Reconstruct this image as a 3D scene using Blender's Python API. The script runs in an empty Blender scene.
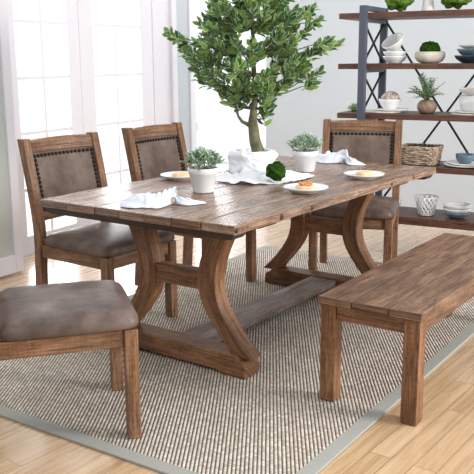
import bpy, math, random
from mathutils import Vector, Matrix, noise
PI = math.pi
rnd = random.Random(7)
scene = bpy.context.scene
COL = scene.collection

# ------------------------------------------------------------------ materials
def new_mat(name):
    m = bpy.data.materials.new(name); m.use_nodes = True
    nt = m.node_tree; nt.nodes.clear()
    out = nt.nodes.new('ShaderNodeOutputMaterial')
    b = nt.nodes.new('ShaderNodeBsdfPrincipled')
    nt.links.new(b.outputs[0], out.inputs[0])
    return m, nt, b, out
def N(nt, t, **kw):
    n = nt.nodes.new(t)
    for k, v in kw.items(): setattr(n, k, v)
    return n
def L(nt, a, b): nt.links.new(a, b)
def ramp(nt, fac, stops, interp='LINEAR'):
    r = N(nt, 'ShaderNodeValToRGB'); e = r.color_ramp.elements; r.color_ramp.interpolation = interp
    while len(e) < len(stops): e.new(0.5)
    for i, (p, c) in enumerate(stops):
        e[i].position = p; e[i].color = (*c, 1) if len(c) == 3 else c
    L(nt, fac, r.inputs[0]); return r.outputs[0]
def noise_tex(nt, vec, scale, detail=4, rough=.55, dist=0):
    n = N(nt, 'ShaderNodeTexNoise'); n.inputs['Scale'].default_value = scale
    n.inputs['Detail'].default_value = detail; n.inputs['Roughness'].default_value = rough
    n.inputs['Distortion'].default_value = dist
    if vec is not None: L(nt, vec, n.inputs['Vector'])
    return n.outputs['Fac']
def mapping(nt, vec, scale=(1, 1, 1), rot=(0, 0, 0), loc=(0, 0, 0)):
    m = N(nt, 'ShaderNodeMapping'); L(nt, vec, m.inputs[0])
    m.inputs['Scale'].default_value = scale; m.inputs['Rotation'].default_value = rot; m.inputs['Location'].default_value = loc
    return m.outputs[0]
def mix(nt, fac, a, b, mode='MIX'):
    n = N(nt, 'ShaderNodeMix', data_type='RGBA', blend_type=mode)
    if isinstance(fac, (int, float)): n.inputs[0].default_value = fac
    else: L(nt, fac, n.inputs[0])
    for s, v in ((6, a), (7, b)):
        if isinstance(v, tuple): n.inputs[s].default_value = (*v, 1)
        else: L(nt, v, n.inputs[s])
    return n.outputs[2]
def bump(nt, b, h, strength=.3, dist=.005):
    n = N(nt, 'ShaderNodeBump'); n.inputs['Strength'].default_value = strength; n.inputs['Distance'].default_value = dist
    L(nt, h, n.inputs['Height']); L(nt, n.outputs[0], b.inputs['Normal'])
def math_n(nt, op, a, b=None):
    n = N(nt, 'ShaderNodeMath', operation=op)
    for i, v in enumerate((a, b)):
        if v is None: continue
        if isinstance(v, (int, float)): n.inputs[i].default_value = v
        else: L(nt, v, n.inputs[i])
    return n.outputs[0]

def wood(name, dark, mid, light, worn, worn_amt=.5, rough=(.35, .65), spec=.5, bs=.5):
    """Reclaimed pine: UV.x runs along the grain in metres, UV.y across it."""
    m, nt, b, out = new_mat(name)
    uv = N(nt, 'ShaderNodeUVMap').outputs[0]
    grain = noise_tex(nt, mapping(nt, uv, (5.0, 120, 1)), 1, 8, .7, .15)
    broad = noise_tex(nt, mapping(nt, uv, (3.2, 17, 1)), 1, 7, .72, .15)
    saw = noise_tex(nt, mapping(nt, uv, (110, 6, 1)), 1, 3, .6)
    knots = noise_tex(nt, mapping(nt, uv, (5, 16, 1), loc=(3.1, 7.7, 0)), 1, 2, .5)
    c = ramp(nt, grain, [(.30, dark), (.50, mid), (.72, light)])
    c2 = ramp(nt, broad, [(.32, dark), (.52, mid), (.75, light)])
    c = mix(nt, .5, c, c2)
    tone = noise_tex(nt, mapping(nt, uv, (1.3, 4.5, 1), loc=(9, 2, 0)), 1, 3, .6)
    c = mix(nt, .75, c, ramp(nt, tone, [(.33, (.55, .52, .50)), (.55, (1, 1, 1))]), 'MULTIPLY')
    dirt = noise_tex(nt, mapping(nt, uv, (34, 90, 1)), 1, 5, .75)
    c = mix(nt, .85, c, ramp(nt, dirt, [(.36, (.35, .32, .30)), (.48, (1, 1, 1))]), 'MULTIPLY')
    wf = ramp(nt, math_n(nt, 'ADD', math_n(nt, 'MULTIPLY', broad, .55), math_n(nt, 'MULTIPLY', grain, .45)), [(.47, (0, 0, 0)), (.66, (worn_amt,)*3)])
    c = mix(nt, wf, c, worn)
    crack = noise_tex(nt, mapping(nt, uv, (3.5, 150, 1), loc=(5, 1, 0)), 1, 3, .6, .1)
    c = mix(nt, ramp(nt, crack, [(.60, (0, 0, 0)), (.66, (.85, .85, .85))]), c, tuple(x*.45 for x in dark))
    c = mix(nt, .55, c, ramp(nt, saw, [(.35, (.62, .60, .58)), (.55, (1, 1, 1))]), 'MULTIPLY')
    kf = ramp(nt, knots, [(.70, (0, 0, 0)), (.78, (.8, .8, .8))])
    c = mix(nt, kf, c, tuple(x*.35 for x in dark))
    L(nt, c, b.inputs['Base Color'])
    L(nt, ramp(nt, grain, [(.3, (rough[0],)*3), (.7, (rough[1],)*3)]), b.inputs['Roughness'])
    b.inputs['Specular IOR Level'].default_value = spec
    h = math_n(nt, 'ADD', grain, math_n(nt, 'MULTIPLY', saw, .5))
    h = math_n(nt, 'ADD', h, math_n(nt, 'MULTIPLY', dirt, .8))
    bump(nt, b, h, bs, .003)
    return m
M = {}
M['wood'] = wood('reclaimed_wood', (.040, .014, .005), (.225, .090, .034), (.47, .225, .092), (.56, .37, .21), .3)
M['wood_top'] = wood('worn_table_wood', (.055, .024, .012), (.25, .125, .066), (.43, .26, .155), (.62, .50, .39), .55, (.14, .36), .9, .55)
M['wood_bench'] = wood('worn_bench_wood', (.045, .020, .011), (.185, .090, .046), (.32, .175, .10), (.42, .29, .20), .45, (.4, .65), .4)
M['wood_stretch'] = wood('worn_stretcher_wood', (.10, .065, .05), (.24, .17, .14), (.36, .28, .24), (.5, .44, .40), .7, (.4, .7), .4)
M['wood_chair'] = wood('chair_wood', (.040, .016, .007), (.235, .105, .046), (.46, .24, .118), (.56, .39, .25), .35)
M['wood_dark'] = wood('shaded_underframe_wood', (.012, .006, .004), (.045, .022, .013), (.12, .06, .033), (.16, .10, .06), .3)  # shade under the tabletop is put into this darker wood colour
M['knot'] = wood('dark_knots', (.012, .006, .004), (.03, .014, .008), (.09, .04, .02), (.1, .05, .03), .2)
M['shelf_wood'] = wood('shelf_wood', (.035, .014, .009), (.13, .052, .030), (.21, .095, .055), (.20, .12, .09), .3, (.35, .6))

def plain(name, col, rough=.5, metal=0, spec=.5, nscale=0, ncol=None, bs=0, bscale=80, coat=0, sss=0):
    m, nt, b, out = new_mat(name)
    b.inputs['Base Color'].default_value = (*col, 1)
    b.inputs['Roughness'].default_value = rough; b.inputs['Metallic'].default_value = metal
    b.inputs['Specular IOR Level'].default_value = spec
    b.inputs['Coat Weight'].default_value = coat
    tc = N(nt, 'ShaderNodeTexCoord').outputs['Object']
    if ncol is not None:
        L(nt, ramp(nt, noise_tex(nt, tc, nscale, 5, .6), [(.35, col), (.68, ncol)]), b.inputs['Base Color'])
    if bs:
        bump(nt, b, noise_tex(nt, tc, bscale, 4, .6), bs, .003)
    return m
M['leather'] = plain('taupe_leather', (.075, .049, .040), .42, 0, .35, 9, (.185, .132, .110), .35, 120)
M['leather_back'] = plain('taupe_leather_back', (.105, .072, .056), .5, 0, .3, 8, (.205, .152, .124), .25, 120)
M['nail'] = plain('dark_nailheads', (.025, .018, .016), .35, .7)
M['metal'] = plain('blue_grey_steel', (.085, .095, .13), .45, .2, .5)
M['brace'] = plain('black_steel', (.018, .022, .032), .4, .3, .5)
M['white_ceramic'] = plain('white_ceramic', (.82, .82, .81), .22, 0, .5)
M['white_pot'] = plain('white_matte_pot', (.88, .89, .91), .45, 0, .4)
M['blue_ceramic'] = plain('slate_blue_ceramic', (.10, .16, .22), .3, 0, .5, 12, (.16, .23, .29))
M['navy_ceramic'] = plain('dark_blue_ceramic', (.035, .06, .09), .3, 0, .5)
M['stone'] = plain('pale_stone', (.62, .55, .46), .8, 0, .2, 30, (.78, .72, .63), .4, 60)
M['cloth'] = plain('white_linen', (.88, .89, .91), .9, 0, .1, 14, (.83, .85, .89), .25, 260)
M['napkin'] = plain('pale_blue_linen', (.80, .83, .88), .9, 0, .1, 22, (.66, .72, .82), .25, 300)
M['soil'] = plain('dark_soil', (.03, .022, .015), .95, 0, .1)
M['bark'] = plain('bark', (.085, .075, .042), .8, 0, .2, 25, (.21, .195, .115), .8, 45)
M['twig'] = plain('twig', (.12, .13, .06), .8, 0, .2)
M['moss'] = plain('moss', (.007, .024, .003), .95, 0, .1, 45, (.042, .11, .012), 1.0, 160)
M['moss_light'] = plain('bright_moss', (.035, .09, .010), .95, 0, .1, 40, (.17, .30, .05), 1.0, 120)
M['pastry'] = plain('baked_pastry', (.72, .42, .20), .6, 0, .3, 60, (.85, .66, .42), .6, 90)
M['filling'] = plain('orange_filling', (.62, .17, .045), .35, 0, .5, 120, (.75, .33, .10), .5, 150)
M['wicker'] = plain('wicker', (.26, .17, .11), .7, 0, .3, 40, (.72, .60, .47), .4, 120)
M['pods'] = plain('dried_pods', (.03, .02, .016), .8, 0, .2, 40, (.14, .10, .08))
M['twine'] = plain('brown_twine', (.28, .20, .12), .8, 0, .2)
M['paint'] = plain('white_paint', (.74, .725, .77), .4, 0, .4)
M['wall'] = plain('pale_grey_wall', (.52, .555, .58), .7, 0, .2, 1.2, (.54, .575, .60), .08, 60)
M['ceiling_paint'] = plain('ceiling_white', (.85, .85, .85), .8, 0, .1)
M['seam'] = plain('door_seam', (.35, .34, .38), .6)
M['wood_vase'] = wood('striped_wood_vase', (.16, .085, .05), (.38, .24, .16), (.56, .42, .32), (.7, .58, .48), .5, (.4, .6), .4)
M['pink_ball'] = plain('woven_ball', (.50, .36, .31), .8, 0, .2, 30, (.80, .70, .66), .8, 60)
M['board'] = plain('pale_board', (.55, .48, .40), .6, 0, .3, 14, (.72, .67, .60))

def leaf_mat(name, core, core2, rim, rim_at=.62, spec=.5, rough=.35):
    m, nt, b, out = new_mat(name)
    uv = N(nt, 'ShaderNodeUVMap').outputs[0]
    s = N(nt, 'ShaderNodeSeparateXYZ'); L(nt, uv, s.inputs[0])
    idn = math_n(nt, 'FLOOR', s.outputs[0])
    wn = N(nt, 'ShaderNodeTexWhiteNoise', noise_dimensions='1D'); L(nt, idn, wn.inputs['W'])
    base = mix(nt, wn.outputs['Value'], core, core2)
    av = math_n(nt, 'ABSOLUTE', math_n(nt, 'SUBTRACT', s.outputs[1], .5))
    wob = noise_tex(nt, mapping(nt, uv, (9, 5, 1)), 1, 2)
    e = math_n(nt, 'ADD', math_n(nt, 'MULTIPLY', av, 2), math_n(nt, 'MULTIPLY', math_n(nt, 'SUBTRACT', wob, .5), .5))
    rf = ramp(nt, e, [(rim_at, (0, 0, 0)), (rim_at + .12, (1, 1, 1))])
    L(nt, mix(nt, rf, base, rim), b.inputs['Base Color'])
    b.inputs['Roughness'].default_value = rough; b.inputs['Specular IOR Level'].default_value = spec
    tr = N(nt, 'ShaderNodeBsdfTranslucent'); L(nt, mix(nt, rf, base, rim), tr.inputs[0])
    ms = N(nt, 'ShaderNodeMixShader'); ms.inputs[0].default_value = .22
    L(nt, b.outputs[0], ms.inputs[1]); L(nt, tr.outputs[0], ms.inputs[2]); L(nt, ms.outputs[0], out.inputs[0])
    return m
M['leaf_tree'] = leaf_mat('variegated_leaf', (.035, .105, .080), (.22, .38, .07), (.62, .74, .42), .74)
M['leaf_small'] = leaf_mat('silver_green_leaf', (.13, .27, .14), (.28, .42, .25), (.70, .78, .66), .5)
M['leaf_fern'] = leaf_mat('fern_leaf', (.20, .42, .17), (.45, .64, .36), (.75, .82, .6), .8)

def glass_mat(name, tint, refl=.06):
    m = bpy.data.materials.new(name); m.use_nodes = True; nt = m.node_tree; nt.nodes.clear()
    out = N(nt, 'ShaderNodeOutputMaterial'); t = N(nt, 'ShaderNodeBsdfTransparent'); g = N(nt, 'ShaderNodeBsdfGlossy')
    t.inputs[0].default_value = (*tint, 1); g.inputs['Roughness'].default_value = .02
    ms = N(nt, 'ShaderNodeMixShader'); ms.inputs[0].default_value = refl
    L(nt, t.outputs[0], ms.inputs[1]); L(nt, g.outputs[0], ms.inputs[2]); L(nt, ms.outputs[0], out.inputs[0])
    return m
M['glass'] = glass_mat('window_glass', (.98, .99, 1))
M['grey_glass'] = plain('frosted_grey_glass', (.50, .53, .51), .35, 0, .5)

def floor_mat():
    m, nt, b, out = new_mat('light_oak_planks')
    tc = N(nt, 'ShaderNodeTexCoord').outputs['Object']
    v = mapping(nt, tc, (1, 1, 1), (0, 0, math.radians(-82)))
    br = N(nt, 'ShaderNodeTexBrick'); L(nt, v, br.inputs['Vector'])
    br.offset = .37; br.inputs['Scale'].default_value = 1; br.inputs['Brick Width'].default_value = .80
    br.inputs['Row Height'].default_value = .085; br.inputs['Mortar Size'].default_value = .0018; br.inputs['Mortar Smooth'].default_value = .2
    br.inputs['Color1'].default_value = (.1, .1, .1, 1); br.inputs['Color2'].default_value = (.9, .9, .9, 1); br.inputs['Mortar'].default_value = (.5, .5, .5, 1)
    gx = N(nt, 'ShaderNodeVectorMath', operation='ADD'); L(nt, v, gx.inputs[0]); L(nt, br.outputs['Color'], gx.inputs[1])
    grain = noise_tex(nt, mapping(nt, gx.outputs[0], (2.2, 42, 1)), 1, 7, .62, .6)
    broad = noise_tex(nt, mapping(nt, gx.outputs[0], (1.1, 9, 1)), 1, 4, .6, 1.2)
    c = ramp(nt, math_n(nt, 'ADD', math_n(nt, 'MULTIPLY', grain, .5), math_n(nt, 'MULTIPLY', broad, .5)), [(.32, (.33, .175, .08)), (.50, (.56, .365, .20)), (.68, (.70, .50, .31))])
    c = mix(nt, ramp(nt, br.outputs['Color'], [(0, (0, 0, 0)), (1, (.35, .35, .35))]), c, (.66, .48, .31))
    c = mix(nt, math_n(nt, 'MULTIPLY', br.outputs['Fac'], .75), c, (.20, .11, .05))
    L(nt, c, b.inputs['Base Color'])
    L(nt, ramp(nt, grain, [(.3, (.22, .22, .22)), (.7, (.34, .34, .34))]), b.inputs['Roughness'])
    b.inputs['Specular IOR Level'].default_value = .6; b.inputs['Coat Weight'].default_value = .7; b.inputs['Coat Roughness'].default_value = .16
    bump(nt, b, math_n(nt, 'SUBTRACT', math_n(nt, 'MULTIPLY', grain, .25), br.outputs['Fac']), .2, .002)
    return m
M['floor'] = floor_mat()
def rug_mat():
    m, nt, b, out = new_mat('woven_sisal')
    tc = N(nt, 'ShaderNodeTexCoord').outputs['Object']
    mv = mapping(nt, tc, (1, 1, 1), (0, 0, math.radians(-31.5)))
    br = N(nt, 'ShaderNodeTexBrick'); L(nt, mv, br.inputs['Vector'])
    br.offset = .5; br.inputs['Scale'].default_value = 1; br.inputs['Brick Width'].default_value = .017
    br.inputs['Row Height'].default_value = .0145; br.inputs['Mortar Size'].default_value = .0016; br.inputs['Mortar Smooth'].default_value = 1
    br.inputs['Color1'].default_value = (.60, .52, .44, 1); br.inputs['Color2'].default_value = (.92, .84, .73, 1); br.inputs['Mortar'].default_value = (.22, .18, .15, 1)
    sx = N(nt, 'ShaderNodeSeparateXYZ'); L(nt, mv, sx.inputs[0])
    rib = math_n(nt, 'ABSOLUTE', math_n(nt, 'SINE', math_n(nt, 'MULTIPLY', sx.outputs[1], PI/.0145)))
    n = noise_tex(nt, tc, 70, 3, .75); n2 = noise_tex(nt, tc, 3, 3, .6)
    c = mix(nt, ramp(nt, rib, [(.25, (1, 1, 1)), (.75, (0, 0, 0))]), br.outputs['Color'], (.13, .10, .085))
    c = mix(nt, .8, c, ramp(nt, n, [(.3, (.55, .52, .48)), (.62, (1.0, 1.0, 1.0))]), 'MULTIPLY')
    c = mix(nt, .6, c, ramp(nt, n2, [(.3, (.8, .79, .78)), (.62, (1.0, 1.0, 1.0))]), 'MULTIPLY')
    L(nt, c, b.inputs['Base Color']); b.inputs['Roughness'].default_value = .85; b.inputs['Specular IOR Level'].default_value = .2
    bump(nt, b, math_n(nt, 'ADD', math_n(nt, 'MULTIPLY', n, .3), rib), .7, .006)
    return m
M['rug'] = rug_mat()
M['rug_border'] = plain('grey_binding', (.32, .32, .29), .85, 0, .15, 200, (.40, .40, .365), .3, 400)

# ------------------------------------------------------------------ mesh builder
class MB:
    def __init__(s): s.v = []; s.f = []; s.uv = []; s.sm = []
    def face(s, idx, uvs, smooth=False): s.f.append(idx); s.uv.append(uvs); s.sm.append(smooth)
    def box(s, x0, x1, y0, y1, z0, z1, grain='x', mat=None, shear=None):
        b = len(s.v); P = []
        for z in (z0, z1):
            for x, y in ((x0, y0), (x1, y0), (x1, y1), (x0, y1)): P.append(Vector((x, y, z)))
        g = 'xyz'.index(grain); ou, ov = rnd.random()*20, rnd.random()*20
        for q in P: s.v.append(tuple(mat @ q) if mat is not None else tuple(q))
        for idx in ((0, 3, 2, 1), (4, 5, 6, 7), (0, 1, 5, 4), (1, 2, 6, 5), (2, 3, 7, 6), (3, 0, 4, 7)):
            ps = [P[i] for i in idx]
            nr = (ps[1]-ps[0]).cross(ps[2]-ps[0]); k = max(range(3), key=lambda i: abs(nr[i]))
            ax = [i for i in range(3) if i != k]
            if g in ax: a, c = g, [i for i in ax if i != g][0]
            else: a, c = ax
            sc = .12 if g not in ax else 1
            s.face([b+i for i in idx], [((p[a])*sc+ou, p[c]+ov+k*.37) for p in ps])
        return s
    def loft(s, rings, closed=True, caps=True, smooth=True, uvs=1.0):
        """rings: list of lists of points (same count)"""
        b = len(s.v); n = len(rings[0]); ou, ov = rnd.random()*20, rnd.random()*20
        for r in rings:
            for p in r: s.v.append(tuple(p))
        u = 0; U = [0]
        for i in range(1, len(rings)):
            c0 = sum((Vector(p) for p in rings[i-1]), Vector())/n; c1 = sum((Vector(p) for p in rings[i]), Vector())/n
            u += max((c1-c0).length, 1e-4); U.append(u)
        V = [0]
        for j in range(n): V.append(V[-1]+(Vector(rings[len(rings)//2][(j+1) % n])-Vector(rings[len(rings)//2][j])).length)
        for i in range(len(rings)-1):
            for j in range(n if closed else n-1):
                k = (j+1) % n
                s.face([b+i*n+j, b+i*n+k, b+(i+1)*n+k, b+(i+1)*n+j],
                       [(U[i]*uvs+ou, V[j]+ov), (U[i]*uvs+ou, V[j+1]+ov), (U[i+1]*uvs+ou, V[j+1]+ov), (U[i+1]*uvs+ou, V[j]+ov)], smooth)
        if caps and closed:
            for i, o in ((0, True), (len(rings)-1, False)):
                idx = [b+i*n+j for j in range(n)]
                if o: idx = idx[::-1]
                pl = [Vector(s.v[q]) for q in idx]
                s.face(idx, [((p-pl[0]).length*.3+ou, p.z+ov) for p in pl], False)
        return s
    def lathe(s, prof, seg=32, c=(0, 0, 0), caps=True, wob=None, mat=None):
        rings = []
        for r, z in prof:
            ring = []
            for j in range(seg):
                a = 2*PI*j/seg; rr = r
                if wob: rr = r+wob(a, z, r)
                p = Vector((c[0]+rr*math.cos(a), c[1]+rr*math.sin(a), c[2]+z))
                ring.append(mat @ p if mat is not None else p)
            rings.append(ring)
        return s.loft(rings, True, caps)
    def tube(s, pts, rad, seg=8, caps=True):
        pts = [Vector(p) for p in pts]; rings = []
        if not isinstance(rad, (list, tuple)): rad = [rad]*len(pts)
        t0 = (pts[1]-pts[0]).normalized(); up = Vector((0, 0, 1)) if abs(t0.z) < .9 else Vector((1, 0, 0))
        a = t0.cross(up).normalized()
        for i, p in enumerate(pts):
            t = (pts[min(i+1, len(pts)-1)]-pts[max(i-1, 0)]).normalized()
            a = (a-t*a.dot(t)).normalized(); bb = t.cross(a)
            rings.append([p+(a*math.cos(2*PI*j/seg)+bb*math.sin(2*PI*j/seg))*rad[i] for j in range(seg)])
        return s.loft(rings, True, caps)
    def beam(s, p0, p1, w, t, side=None, grain=True):
        p0, p1 = Vector(p0), Vector(p1); d = (p1-p0).normalized()
        sd = Vector(side) if side is not None else (Vector((0, 0, 1)) if abs(d.z) < .9 else Vector((1, 0, 0)))
        a = d.cross(sd).normalized(); b = a.cross(d)
        q = [a*w/2+b*t/2, -a*w/2+b*t/2, -a*w/2-b*t/2, a*w/2-b*t/2]
        return s.loft([[p0+x for x in q], [p1+x for x in q]], True, True, False)
    def leaf(s, p, d, up, ln, w, idn, curl=.15, tip=.5):
        """a folded, pointed leaf: 2x3 quads; UV.x = id + t, UV.y across"""
        d = d.normalized(); sd = d.cross(up)
        if sd.length < 1e-4: sd = d.cross(Vector((1, .3, .2)))
        sd.normalize(); nn = sd.cross(d).normalized()
        b = len(s.v); T = (0.0, .3, .68, 1.0); Wd = (.12, .62+.2*tip, 1.0, .30)
        for t, wd in zip(T, Wd):
            c = p+d*ln*t-nn*(curl*ln*t*t)
            for k in (-1, 0, 1):
                s.v.append(tuple(c+sd*(k*w/2*wd)+nn*(abs(k)*w*.16*wd)))
        for i in range(3):
            for k in range(2):
                q = [b+i*3+k, b+i*3+k+1, b+(i+1)*3+k+1, b+(i+1)*3+k]
                u0, u1 = idn+.02+T[i]*.95, idn+.02+T[i+1]*.95
                s.face(q, [(u0, k*.5), (u0, (k+1)*.5), (u1, (k+1)*.5), (u1, k*.5)], True)
    def build(s, name, mat, parent=None, bevel=0, seg=2, subsurf=0, solid=0, loc=None, rot=None):
        me = bpy.data.meshes.new(name); me.from_pydata(s.v, [], s.f)
        ul = me.uv_layers.new(name='UVMap'); k = 0
        for uvs in s.uv:
            for q in uvs: ul.data[k].uv = q; k += 1
        me.polygons.foreach_set('use_smooth', s.sm)
        me.materials.append(M[mat]); me.update()
        o = bpy.data.objects.new(name, me); COL.objects.link(o)
        if parent is not None: o.parent = parent
        if loc is not None: o.location = loc
        if rot is not None: o.rotation_euler = rot
        if solid:
            md = o.modifiers.new('solid', 'SOLIDIFY'); md.thickness = solid; md.offset = 1
        if bevel:
            md = o.modifiers.new('bevel', 'BEVEL'); md.width = bevel; md.segments = seg; md.limit_method = 'ANGLE'; md.angle_limit = math.radians(40)
        if subsurf:
            md = o.modifiers.new('sub', 'SUBSURF'); md.levels = subsurf; md.render_levels = subsurf
        return o
def thing(name, label, cat, loc=(0, 0, 0), rz=0, group=None):
    o = bpy.data.objects.new(name, None); COL.objects.link(o); o.empty_display_size = .1
    o.location = loc; o.rotation_euler = (0, 0, rz); o['label'] = label; o['category'] = cat
    if group: o['group'] = group
    return o
def tag(o, label, cat, group=None, kind=None):
    o['label'] = label; o['category'] = cat
    if group: o['group'] = group
    if kind: o['kind'] = kind
    return o
def struct(o): o['kind'] = 'structure'; return o
def copy_tree(o, parent=None):
    c = o.copy(); COL.objects.link(c); c.parent = parent
    for ch in [x for x in COL.objects if x.parent == o]: copy_tree(ch, c)
    return c
def clone(o, loc, rz, label, scale=None):
    c = copy_tree(o); c.location = loc; c.rotation_euler = (0, 0, rz); c['label'] = label
    if scale: c.scale = (scale,)*3
    return c

# ------------------------------------------------------------------ camera (1.38 m up, looking across the table to the shelves)
YAW, PITCH, ROLL = math.radians(28.502), math.radians(12.586), math.radians(-.382)
cd = bpy.data.cameras.new('camera'); cam = bpy.data.objects.new('camera', cd); COL.objects.link(cam)
cd.sensor_width = 36; cd.lens = 799.6/474*36; cd.clip_start = .05
cam.matrix_world = Matrix.Translation((0, 0, 1.3832)) @ Matrix.Rotation(YAW, 4, 'Z') @ Matrix.Rotation(PI/2-PITCH, 4, 'X') @ Matrix.Rotation(ROLL, 4, 'Z')
scene.camera = cam

# ------------------------------------------------------------------ room
WX, BY, CEIL = -4.03, 8.06, 2.75
o = MB().box(WX-.1, 3.2, -2.2, BY+.1, -.1, 0).build('floor', 'floor'); struct(o)
SWY, SWX = 6.80, -3.373   # the wall behind the shelves; past its free end the room goes on along the glazed side
o = MB().box(SWX, 3.2, SWY, BY+.12, 0, CEIL).box(WX, SWX, BY, BY+.12, 0, CEIL).build('wall_back', 'wall'); struct(o)
# window wall with openings: door pair and a far window
def wall_seg(name, y0, y1, z0, z1): struct(MB().box(WX-.14, WX, y0, y1, z0, z1).build(name, 'wall'))
m = MB()
for y0, y1, z0, z1 in ((-2.2, 4.06, 0, CEIL), (4.06, 6.27, 2.42, CEIL), (6.27, 6.50, 0, CEIL), (6.50, 8.06, 2.42, CEIL)):
    m.box(WX-.14, WX, y0, y1, z0, z1)
struct(m.build('wall_left', 'wall'))
struct(MB().box(WX, WX+.015, 6.27, 6.50, 0, .10).build('baseboard_left', 'paint', bevel=.003))
struct(MB().box(SWX, 3.2, SWY-.014, SWY, 0, .06).build('baseboard_back', 'paint', bevel=.003))
struct(MB().box(WX, 3.2, -2.32, -2.2, 0, CEIL).build('wall_front_blocker', 'wall'))  # unseen wall, added to cut the world light from behind the camera
# door casings
struct(MB().box(WX-.12, WX+.018, 4.00, 4.09, 0, 2.5).build('trim_1', 'paint', bevel=.004))
struct(MB().box(WX-.12, WX+.018, 6.20, 6.28, 0, 2.5).build('trim_2', 'paint', bevel=.004))
struct(MB().box(WX-.12, WX+.018, 6.50, 6.585, 0, 2.5).build('trim_3', 'paint', bevel=.004))
struct(MB().box(WX-.12, WX+.018, 4.09, 6.20, 2.40, 2.5).build('trim_4', 'paint', bevel=.004))
def french(idx, y0, y1, gy0, gy1, muntin_y, rows, ztop=2.40, zb=.13, midrail=None):
    root = bpy.data.objects.new('door_%d' % idx, None); COL.objects.link(root); struct(root)
    m = MB()
    m.box(WX-.06, WX-.015, y0, gy0, .01, ztop); m.box(WX-.06, WX-.015, gy1, y1, .01, ztop)
    m.box(WX-.06, WX-.015, gy0, gy1, .01, zb); m.box(WX-.06, WX-.015, gy0, gy1, ztop-.12, ztop)
    if midrail: m.box(WX-.06, WX-.012, gy0, gy1, *midrail)
    m.build('door_frame', 'paint', root, bevel=.004)
    m = MB()
    for y in muntin_y: m.box(WX-.052, WX-.020, y-.013, y+.013, zb, ztop-.12)
    for z in rows: m.box(WX-.049, WX-.023, gy0, gy1, z-.012, z+.012)
    m.build('muntins', 'paint', root)
    MB().box(WX-.040, WX-.036, gy0, gy1, zb, ztop-.12).build('glass_pane', 'glass', root)
    return root
ROWS = (.465, .87, 1.258, 1.645, 2.03)
french(1, 4.09, 4.945, 4.265, 4.815, (4.535,), ROWS)
french(2, 4.955, 5.93, 5.12, 5.755, (5.41,), ROWS)
struct(MB().box(WX-.09, WX-.01, 5.94, 6.20, .0, 2.40).build('trim_5', 'paint', bevel=.003))
french(3, 6.585, 8.0, 6.65, 7.94, (6.86, 7.4), (1.258, 1.645, 2.03), midrail=(.70, .79))
struct(MB().box(WX-.12, WX-.0, 4.09, 8.0, 0, .012).build('trim_6', 'paint'))
# open door leaf standing in front of the wall at the far left
root = bpy.data.objects.new('door_4', None); COL.objects.link(root); struct(root)
A0, A1 = Vector((-3.80, 2.98, 0)), Vector((-3.735, 3.865, 0)); dd = (A1-A0); LN = dd.length; ang = math.atan2(dd.y, dd.x)
m = MB()
m.box(0, .11, -.022, .022, .012, 2.3); m.box(LN-.068, LN, -.022, .022, .012, 2.3); m.box(.11, LN-.068, -.022, .022, .012, .13); m.box(.11, LN-.068, -.022, .022, 2.18, 2.3)
m.build('door_frame', 'paint', root, bevel=.004, loc=A0, rot=(0, 0, ang))
MB().box(.11, LN-.068, -.004, .004, .13, 2.18).build('glass_pane', 'grey_glass', root, loc=A0, rot=(0, 0, ang))

# ------------------------------------------------------------------ rug
RA = math.radians(84.6)
rug = thing('area_rug', 'large beige woven sisal rug with a grey fabric border under the table', 'rug', (-.972, 2.02, 0), RA)
RL, RW = 3.05, 1.93
MB().box(.055, RL-.055, .055, RW-.055, .0005, .010).build('woven_field', 'rug', rug)
m = MB()
m.box(0, RL, 0, .062, .0003, .0102); m.box(0, RL, RW-.062, RW, .0003, .0102); m.box(0, .062, .062, RW-.062, .0003, .0102); m.box(RL-.062, RL, .062, RW-.062, .0003, .0102)
m.build('fabric_border', 'rug_border', rug, bevel=.004)
RZ = .0107

# ------------------------------------------------------------------ table
TA = math.radians(82.867); TD = Vector((math.cos(TA), math.sin(TA), 0)); TN = Vector((-math.sin(TA), math.cos(TA), 0))
C0 = Vector((-1.42486, 2.60479, 0)); TL_, TW_ = 2.0, 1.10; TT = .762
def tpos(u, v, z=0): p = C0+TD*u+TN*v; return (p.x, p.y, z)
table = thing('dining_table', 'long rustic plank dining table with curved trestle legs, in the centre', 'table', tpos(TL_/2, TW_/2), TA)
def plank(m, x0, x1, y0, y1, z0, z1, jit=.002, step=.06, seed=0):
    """board with slightly ragged long edges; local axes of the table, grain along x"""
    n = max(2, int((x1-x0)/step)); rings = []
    for i in range(n+1):
        x = x0+(x1-x0)*i/n
        a = noise.noise(Vector((x*7, seed, 0)))*jit; b = noise.noise(Vector((x*7, seed+5, 3)))*jit; c = noise.noise(Vector((x*5, seed+9, 1)))*jit*.5
        rings.append([Vector((x, y0+a, z0)), Vector((x, y1+b, z0)), Vector((x, y1+b, z1+c)), Vector((x, y0+a, z1+c))])
    m.loft(rings, True, True, False)
m = MB()
edges = [-.55, -.385, -.235, -.09, .055, .20, .375, .55]
for i in range(7):
    plank(m, -1.0+rnd.uniform(-.002, .003), 1.0+rnd.uniform(-.002, .003), edges[i]+.0022, edges[i+1]-.0022, TT-.037+rnd.uniform(-.001, .001), TT-rnd.uniform(0, .0015), .0035, .05, i*3.3)
m.build('tabletop', 'wood_top', table, bevel=.0035)
for x, r_ in ((-.985, .011), (-.665, .014), (-.415, .011), (.40, .010), (.68, .009)):
    m = MB().lathe([(.0005, 0), (r_*.7, .0), (r_, -.003), (r_*1.05, -.006)], 14, mat=Matrix.Translation((x, -.5515, TT-.019)) @ Matrix.Rotation(-PI/2, 4, 'X') @ Matrix.Scale(-1, 4, (0, 0, 1)))
    m.build('edge_knot', 'knot', table)
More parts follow.
